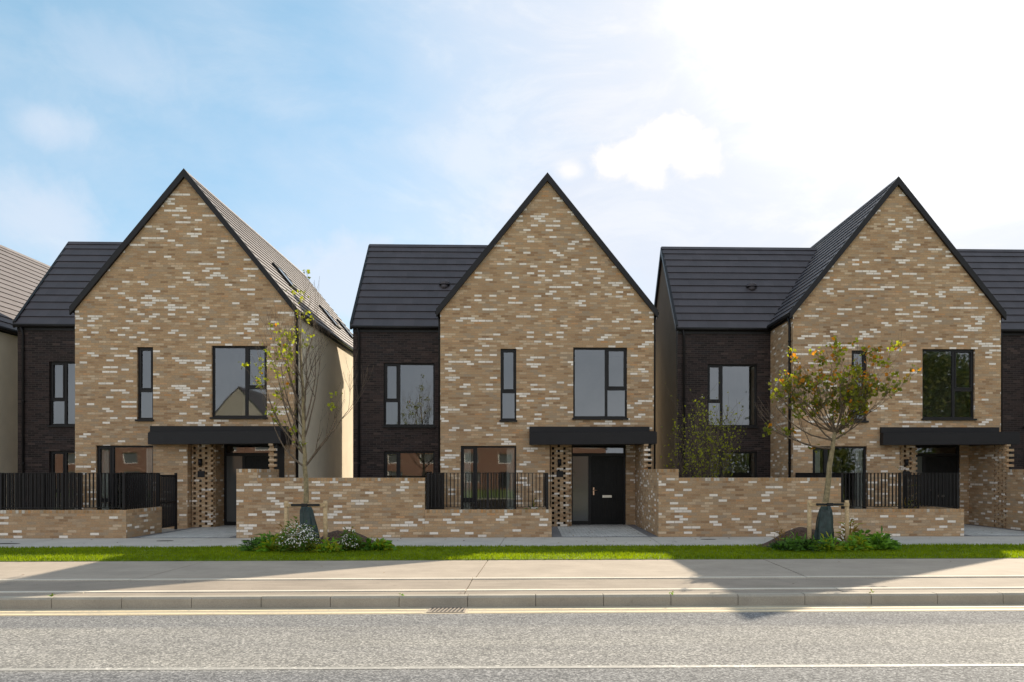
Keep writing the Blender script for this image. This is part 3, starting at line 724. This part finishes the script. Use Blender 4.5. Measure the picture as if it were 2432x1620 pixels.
# ------------------------------------------------------------------ leaves and trees
def leaf(b, p, size, mi, up=.3):
    d = Vector((random.gauss(0, 1), random.gauss(0, 1), random.gauss(-.2, .8))).normalized()
    s = d.cross(Vector((random.gauss(0, 1), random.gauss(0, 1), random.gauss(0, 1)))).normalized()
    n = d.cross(s)*size*.12
    p = Vector(p); L = size; W = size*.60
    a, c = p+d*L*.45+s*W+n, p+d*L*.45-s*W+n
    b.face([p, a, p+d*L], mi); b.face([p, p+d*L, c], mi)
def grow(bt, tips, p, d, L, r, lvl, maxl, spread, rise, rng):
    pts, rr = [p], [r]; q = Vector(p); dd = Vector(d); n = 6
    for i in range(n):
        dd = (dd+Vector((rng.gauss(0, .09), rng.gauss(0, .09), rise*.12+rng.gauss(0, .05)))).normalized()
        q = q+dd*L/n; pts.append(q.copy()); rr.append(max(.0022, r*(1-.72*(i+1)/n)))
        if lvl >= 1: tips.append((q.copy(), lvl))
    bt.tube(pts, rr, 6 if r > .01 else 4, 0, False)
    if lvl < maxl:
        k = rng.randint(3, 5) if lvl else 0
        for j in range(k):
            i = rng.randint(2, n); base = pts[i]
            az = rng.uniform(0, 6.28); side = Vector((math.cos(az), math.sin(az), 0))
            nd = (dd*math.cos(spread)+side*math.sin(spread)).normalized()
            grow(bt, tips, base, nd, L*rng.uniform(.45, .65), rr[i]*.62, lvl+1, maxl, spread*1.1, rise, rng)
def young_tree(base, trunk, rt, limbs, label, leafspec, group, seed, name='young_tree', lift=0):
    """trunk: points; limbs: (height fraction index, azimuth, tilt, length)"""
    rng = random.Random(seed)
    T = empty(name, base, label, 'tree', group)
    bt = MB(); pts = [Vector(p) for p in trunk]; n = len(pts)
    rad = [rt*(1-.86*(i/(n-1))**1.1) for i in range(n)]
    fine, fr_ = [], []
    for i in range(n-1):
        for s in range(4):
            f = s/4; fine.append(pts[i].lerp(pts[i+1], f)+Vector((rng.gauss(0, .006), rng.gauss(0, .006), 0))); fr_.append(rad[i]*(1-f)+rad[i+1]*f)
    fine.append(pts[-1]); fr_.append(rad[-1])
    fr_[0] *= 1.35; bt.tube(fine, fr_, 10)
    bt.build('trunk', M['bark'], T)
    bb = MB(); tips = []
    for (f, az, tilt, L) in limbs:
        i = min(len(fine)-1, int(f*(len(fine)-1))); a = R(az); tl = R(tilt)
        d = Vector((math.cos(a)*math.sin(tl), math.sin(a)*math.sin(tl), math.cos(tl)))
        grow(bb, tips, fine[i], d, L, max(.006, fr_[i]*.5), 1, 3, R(28), 1.0, rng)
    bb.build('branches', M['twig'], T)
    lb = MB(); cnt, size, chooser, zlo = leafspec
    cand = [t_ for t_ in tips if t_[0].z > zlo(t_[0], rng)]
    hubs = [rng.choice(cand)[0]+Vector((rng.gauss(0, .04),)*3) for _ in range(max(60, cnt//8))]
    for _ in range(cnt):
        tp = rng.choice(hubs)
        p = tp+Vector((rng.gauss(0, .055), rng.gauss(0, .055), rng.gauss(0, .045)))
        leaf(lb, p, size*rng.uniform(.6, 1.25), chooser(p, rng))
    random.seed(seed)
    lb.build('leaves', [M['leaf_y'], M['leaf_g'], M['leaf_o'], M['leaf_b']], T)
    return T
rg = random.Random(3)
limbs1 = [(.42, 170, 32, 1.9), (.45, 20, 22, 1.9), (.40, 200, 40, 1.5), (.48, 185, 26, 1.7), (.50, 0, 20, 1.6), (.52, 150, 22, 1.7), (.55, 320, 18, 1.5), (.58, 190, 24, 1.4),
          (.38, 10, 38, 1.5), (.62, 60, 18, 1.3), (.66, 180, 20, 1.2), (.70, 350, 16, 1.2), (.75, 170, 18, 1.0), (.36, 175, 58, 1.3), (.35, 340, 45, 1.2), (.8, 90, 15, .9), (.60, 255, 22, 1.3), (.44, 95, 26, 1.5)]
young_tree((-4.72, -6.45, 0), [(0, 0, 0), (.02, 0, 1.0), (-.03, 0, 2.0), (-.06, .02, 3.2), (-.10, 0, 4.3), (-.12, 0, 5.0)], .062, limbs1,
           'tall nearly bare young tree with sparse yellow-green leaves in front of the left house',
           (470, .068, lambda p, r: 0 if r.random() < .80 else (1 if r.random() < .8 else 2), lambda p, r: 1.6 if ((p.x < -.1 and p.z < 4.4) or r.random() < .3) else 9),
           'staked young street trees', 11)
limbs2 = []
for k in range(26):
    limbs2.append((rg.uniform(.66, .99), rg.uniform(0, 360), rg.uniform(16, 68), rg.uniform(.85, 1.3)))
limbs2 += [(.56, 178, 84, 1.5), (.54, 186, 90, 1.5), (.60, 172, 78, 1.5), (.50, 182, 94, 1.2), (.56, 0, 62, 1.15), (.58, 170, 58, 1.2), (.60, 5, 66, 1.25), (.60, 200, 60, 1.2), (.66, 350, 72, 1.15), (.66, 185, 74, 1.2)]
def pick2(p, r):
    q = r.random()
    if p.z > 3.55: return 2 if q < .26 else (0 if q < .70 else (3 if q < .78 else 1))
    return 1 if q < .66 else (3 if q < .74 else (0 if q < .95 else 2))
young_tree((6.28, -6.45, 0), [(0, 0, 0), (.02, 0, .9), (.12, 0, 1.8), (.22, 0, 2.5), (.25, 0, 2.45), (.25, 0, 2.6)], .078, limbs2,
           'young tree with olive and orange autumn leaves in front of the right house',
           (2000, .084, pick2, lambda p, r: 1.5 if p.x < -.3 else 2.0), 'staked young street trees', 23)

def stake_frame(x, y, lab):
    S = empty('tree_stake', (x, y, 0), lab, 'stake', 'timber tree stakes with black ties')
    for sx in (-.40, .40):
        b = MB(); b.tube([(sx*1.02, 0, -.05), (sx, 0, 1.05)], [.046, .044], 10); b.build('post', M['stake'], S)
    b = MB(); b.box(-.43, .43, -.055, -.035, .93, 1.00); b.build('crossbar', M['stake'], S)
    b = MB(); b.box(-.28, .30, -.085, -.056, .945, .99); b.box(-.06, .06, -.12, -.086, .93, 1.0); b.build('tie', M['rubber_hole_shade'], S)
    return S
stake_frame(-4.67, -6.60, 'timber stakes with black tie around the nearly bare tree')
stake_frame(6.30, -6.60, 'timber stakes with black tie around the orange-leaved tree')
def water_bag(x, y, lab, lean):
    b = MB(); n = 18; rows = 12
    rng = random.Random(int(x*10)); P = []
    for i in range(rows+1):
        f = i/rows; r = .115+.075*math.sin(min(1, (1-f)*1.25)*math.pi*.5) - (.02 if i == rows else 0)
        ring = []
        for j in range(n):
            a = 6.2832*j/n; k = 1+.13*math.sin(a*5+f*3+rng.random()*.3)+.05*math.sin(a*9+f*7)
            ring.append((x+lean*(1-f)+r*k*math.cos(a), y+r*k*.8*math.sin(a), .0+f*.92))
        P.append(ring)
    for i in range(rows):
        for j in range(n): j2 = (j+1) % n; b.face([P[i][j], P[i][j2], P[i+1][j2], P[i+1][j]], 0, True)
    b.face(P[-1])
    tag(b.build('watering_bag', M['bag']), lab, 'watering bag', 'dark green tree watering bags')
water_bag(-4.70, -6.45, 'dark green watering bag wrapped round the nearly bare trunk', .08)
water_bag(6.30, -6.45, 'dark green watering bag wrapped round the orange-leaved tree trunk', -.04)

# mulch mounds
def mound(x, y, rx, ry, h, lab):
    b = MB(); nr, ns = 14, 44; P = []
    for i in range(nr+1):
        f = i/nr; ring = []
        for j in range(ns):
            a = 6.2832*j/ns; q = 1+.12*mnoise.noise(Vector((math.cos(a)*1.5+x, math.sin(a)*1.5, 0)))
            xx, yy = x+rx*f*q*math.cos(a), y+ry*f*q*math.sin(a)
            z = h*(math.cos(f*math.pi)*.5+.5) + .05*mnoise.noise(Vector((xx*4, yy*4, 1)))*(1-f) + .03*mnoise.noise(Vector((xx*13, yy*13, 4)))*(1-f)
            ring.append((xx, yy, max(z, .002)+.008))
        P.append(ring)
    for i in range(nr):
        for j in range(ns): j2 = (j+1) % ns; b.face([P[i][j], P[i+1][j], P[i+1][j2], P[i][j2]], 0, True)
    return tag(b.build('mulch_mound', M['mulch']), lab, 'mulch mound', kind='stuff')
mound(-4.05, -5.95, 1.15, .5, .38, 'mound of dark bark mulch behind the white asters')
mound(6.0, -5.95, 1.15, .5, .43, 'mound of dark bark mulch under the orange-leaved tree')

# bedding plants
def blade(b, p, d, L, W, mi, bend=.4):
    d = Vector(d).normalized(); s = d.cross(Vector((random.gauss(0, 1), random.gauss(0, 1), random.gauss(0, .4)))).normalized()*W
    p = Vector(p); m1 = p+d*L*.5; e = p+d*L+Vector((d.x, d.y, 0))*L*bend*.5-Vector((0, 0, L*bend*.5))
    b.face([p-s*.25, p+s*.25, m1+s, m1-s], mi, True); b.face([m1-s, m1+s, e], mi, True)
PN = ['leaves', 'stems']
def leafy_plant(x, y, rx, h, n, label, L=.16, W=.028, mats=('leaf_bed', 'leaf_bed2'), group='leafy green plants in the tree beds', name='bedding_plant'):
    P = empty(name, (x, y, .0), label, 'plant', group)
    ph = random.uniform(0, 6.28); lump = lambda a: 1+.45*math.sin(a*2+ph)+.25*math.sin(a*5+ph*2)
    b = MB()
    for k in range(n):
        a = random.uniform(0, 6.28); f = random.random()**.6
        px, py = rx*f*math.cos(a), rx*.55*f*math.sin(a); pz = h*random.random()**.8*(1-.55*f*f)
        pz *= lump(a); blade(b, (px, py, pz+.015), (math.cos(a)*f+random.gauss(0, .45), math.sin(a)*f+random.gauss(0, .45), random.uniform(.1, 1.3)), L*random.uniform(.4, 1.5), W*random.uniform(.5, 1.4), 0 if random.random() < .55 else 1)
    b.build('leaves', [M[mats[0]], M[mats[1]]], P)
    return P
def aster(x, y, rx, h, nf, label):
    P = leafy_plant(x, y, rx*.95, h*.86, 1100, label, .10, .013, ('leaf_bed2', 'leaf_g'), 'white flowering asters', 'aster_bush')
    b = MB()
    for k in range(nf):
        a = random.uniform(0, 6.28); e = random.uniform(.05, 1.35)
        d = Vector((math.cos(a)*math.cos(e), math.sin(a)*math.cos(e), math.sin(e)))
        c = Vector((rx*d.x, rx*.6*d.y, h*(.30+.72*d.z)))*random.uniform(.72, 1.12)
        nrm = (d+Vector((random.gauss(0, .3), random.gauss(0, .3), .2))).normalized(); u = nrm.cross(Vector((.3, .2, 1))).normalized(); v = nrm.cross(u)
        r = random.uniform(.010, .021)
        b.face([c+(u*math.cos(q*1.0472)+v*math.sin(q*1.0472))*r*(1 if q % 2 else .8) for q in range(6)], 0)
        b.face([c+nrm*.003+(u*math.cos(q*1.5708)+v*math.sin(q*1.5708))*r*.28 for q in range(4)], 1)
    b.build('blossoms', [M['petal_w'], M['petal_y']], P)
for (x, y, rx, h, n, lab) in (
        (-5.72, -6.75, .20, .24, 240, 'low green plant at the far left end of the left tree bed'),
        (-5.46, -6.55, .28, .33, 380, 'broad green clump second from left in the left tree bed'),
        (-5.20, -6.80, .28, .30, 330, 'green clump just left of the large white aster'),
        (-4.18, -6.95, .24, .22, 260, 'low green plant between the two white asters'),
        (-3.30, -6.60, .30, .26, 360, 'green clump right of the small white aster'),
        (-3.12, -6.65, .20, .22, 260, 'low green plant at the far right end of the left tree bed'),
        (5.30, -6.85, .22, .20, 240, 'small bright plant at the far left end of the right tree bed'),
        (5.58, -6.55, .26, .34, 320, 'taller green clump at the left of the right tree bed'),
        (5.72, -6.95, .24, .22, 260, 'low bright plant in front of the left timber stake'),
        (6.12, -7.00, .24, .24, 260, 'low leafy plant in front of the green watering bag'),
        (6.50, -6.98, .24, .28, 280, 'leafy plant just right of the green watering bag'),
        (6.80, -6.90, .25, .24, 280, 'low leafy plant right of the right timber stake'),
        (7.02, -6.60, .24, .30, 280, 'dark green clump towards the right of the right tree bed'),
        (7.30, -6.80, .24, .27, 330, 'bright green clump at the far right end of the right tree bed')):
    q = random.random(); leafy_plant(x+random.uniform(-.04, .04), y, rx*1.1, h*random.uniform(.5, .85), int(n*.8), lab, random.choice((.12, .15, .19)), random.choice((.018, .03, .042)), ('leaf_bed', 'leaf_bed2') if q < .55 else (('leaf_bed', 'leaf_y') if q < .8 else ('leaf_bed2', 'leaf_dk')))
aster(-4.72, -6.95, .42, .55, 520, 'large white aster bush in front of the nearly bare tree')
aster(-3.72, -6.75, .24, .36, 200, 'small white aster right of the timber stakes')
leafy_plant(6.86, -6.35, .16, .52, 130, 'upright yellowing plant beside the right timber stake', .22, .016, ('leaf_b', 'leaf_y'), 'upright stems in the tree beds')
leafy_plant(5.42, -6.2, .10, .42, 46, 'thin dry stems at the left of the right mulch mound', .22, .010, ('leaf_b', 'leaf_b'), 'upright stems in the tree beds')
leafy_plant(-5.28, -6.2, .09, .46, 40, 'thin dry stems left of the left tree', .22, .010, ('leaf_b', 'leaf_y'), 'upright stems in the tree beds')
leafy_plant(9.9, -2.9, .22, 1.2, 60, 'tall thin grass behind the right low wall railing', .5, .008, ('leaf_b', 'leaf_g'), 'grasses behind the low walls', 'ornamental_grass')
leafy_plant(9.2, -3.0, .40, .80, 120, 'short grass tuft behind the right low wall railing', .22, .007, ('leaf_b', 'leaf_g'), 'grasses behind the low walls', 'ornamental_grass')
leafy_plant(.1, -2.9, .25, .72, 150, 'small green plant behind the middle low wall railing', .22, .012, ('leaf_bed2', 'leaf_g'), 'grasses behind the low walls', 'ornamental_grass')

def shrub(x, y, spread, h, stems, nleaf, label, seed):
    rng = random.Random(seed); T = empty('multi_stem_shrub', (x, y, -.02), label, 'shrub', 'shrubs behind the tall walls')
    bb = MB(); tips = []
    for k in range(stems):
        a = rng.uniform(0, 6.28); tl = R(rng.uniform(3, 20))
        d = Vector((math.cos(a)*math.sin(tl), math.sin(a)*math.sin(tl), math.cos(tl)))
        grow(bb, tips, Vector((rng.gauss(0, spread*.35), rng.gauss(0, .15), 0)), d, h*rng.uniform(.6, .8), .013, 1, 3, R(24), .5, rng)
    bb.build('branches', M['twig'], T)
    lb = MB(); c = [t_ for t_ in tips if t_[0].z > h*.35]
    random.seed(seed)
    for _ in range(nleaf):
        tp, lv = rng.choice(c); leaf(lb, tp+Vector((rng.gauss(0, .04), rng.gauss(0, .04), rng.gauss(0, .04))), .062*rng.uniform(.6, 1.2), 0 if rng.random() < .62 else 1)
    lb.build('leaves', [M['leaf_y'], M['leaf_g']], T)
shrub(4.85, -1.6, .62, 2.9, 30, 1300, 'multi-stem shrub with small yellow-green leaves behind the wall of the right house', 5)
shrub(15.35, -1.9, .4, 2.6, 10, 420, 'shrub with yellow-green leaves at the far right edge', 9)

# ------------------------------------------------------------------ the other side of the street (behind the viewer, seen in the window panes)
def opposite_house(x, label, first=[None]):
    if first[0] is None:
        H = empty('opposite_house', (x, -52, 0), label, 'house', 'red brick houses across the street')
        b = MB(); hs = [(-2.4, -1.0, 3.4, 4.8), (1.0, 2.4, 3.4, 4.8), (-2.4, -.8, .8, 2.3), (1.2, 2.2, 0, 2.2)]
        b.panel('x', -.3, 0, -3.6, 3.6, -.2, 5.6, hs); b.panel('y', -3.6, -3.35, -8, -.3, -.2, 5.6); b.panel('y', 3.35, 3.6, -8, -.3, -.2, 5.6)
        b.build('wall', M['red_brick'], H)
        b = MB(); b.prism_xz([(-3.6, 5.6), (3.6, 5.6), (0, 9.0)], -.3, 0); b.build('gable', M['stone_render'], H)
        b = MB(); b.prism_xz([(-3.6, 5.6), (3.6, 5.6), (0, 9.0)], -8.3, -8); b.build('gable', M['stone_render'], H)
        b = MB(); slope(b, 'y', -8.4, .12, 3.8, 5.42, 0, 9.05, 10); b.build('roof', M['tiles'], H)
        b = MB(); slope(b, 'y', -8.4, .12, -3.8, 5.42, 0, 9.05, 10); b.build('roof', M['tiles'], H)
        for a, c, e, g_ in hs[:3]:
            b = MB(); b.box(a, c, -.2, -.12, e, e+.08); b.box(a, c, -.2, -.12, g_-.08, g_); b.box(a, a+.08, -.2, -.12, e, g_); b.box(c-.08, c, -.2, -.12, e, g_); f = b.build('window', M['curtain'], H)
            b = MB(); b.box(a+.08, c-.08, -.18, -.15, e+.08, g_-.08); b.build('pane', M['frost'], f)
        b = MB(); b.box(1.2, 2.2, -.2, -.12, 0, 2.2); b.build('door', M['door'], H)
        first[0] = H; return H
    o = copy_tree(first[0]); o.location.x = x; o['label'] = label; return o
for k, x in enumerate((-46, -38, -29, -21, -12.7, -4.3, 4.2)):
    oh = opposite_house(x, ['first', 'second', 'third', 'fourth', 'fifth', 'sixth', 'last'][k]+' red brick gabled house from the left across the street')
    oh.scale.z = 1.12 if k == 2 else .74
def big_tree(x, y, h, r, lab, seed):
    rng = random.Random(seed); T = empty('street_tree', (x, y, 0), lab, 'tree', 'leafy trees across the street')
    b = MB(); b.tube([(0, 0, 0), (.1, 0, h*.3), (0, .1, h*.7)], [.25, .18, .06], 8)
    cl = []
    for k in range(34):
        a = rng.uniform(0, 6.28); e = rng.uniform(-.8, 1.5); q = r*rng.uniform(.4, .95)
        c = Vector((q*math.cos(a)*math.cos(e), q*math.sin(a)*math.cos(e), h*.58+q*1.1*math.sin(e))); cl.append(c)
        b.tube([(0, 0, h*.35), tuple(c*.5+Vector((0, 0, h*.25))), tuple(c)], [.09, .06, .02], 5)
    b.build('trunk', M['bark'], T)
    lb = MB(); random.seed(seed)
    for c in cl:
        for k in range(330):
            d = Vector((rng.gauss(0, 1), rng.gauss(0, 1), rng.gauss(0, .8)))*r*.24; leaf(lb, c+d, .26*rng.uniform(.6, 1.2), 0 if rng.random() < .6 else 1)
    lb.build('crown', [M['leaf_dk'], M['leaf_g']], T)
for k, (x, y, h) in enumerate(((33, -40, 13), (39.5, -43, 12), (46, -41, 13), (26.5, -46, 8))):
    big_tree(x, y, h, 4.6, ['nearest', 'second', 'third', 'smallest'][k]+' leafy green tree across the street to the right', 40+k)

for k, (x0, x1) in enumerate(((13.5, 26), (26.5, 50))):
    T = empty('hedge', ((x0+x1)/2, -37, 0), ['shorter', 'longer'][k]+' dark green hedge across the street', 'hedge', 'hedges across the street')
    lb = MB(); random.seed(60+k)
    for q in range(int((x1-x0)*900)): leaf(lb, (random.uniform(x0, x1)-(x0+x1)/2, random.gauss(0, .5), 3.4*random.random()), .18*random.uniform(.6, 1.2), 0 if random.random() < .5 else 1)
    lb.build('foliage', [M['leaf_dk'], M['leaf_g']], T)

for k, x in enumerate((-1.73, 1.88, -6.26, 4.60)):
    leafy_plant(x, -12.245, .02, .02, 9, ['tiny weed in the kerb joint left of the gully grate', 'tiny weed in the kerb joint near the middle of the photo', 'tiny weed in a kerb joint at the far left', 'tiny weed in a kerb joint below the right entrance'][k], .04, .008, ('leaf_bed', 'leaf_g'), 'weeds in the kerb joints', 'kerb_weed')
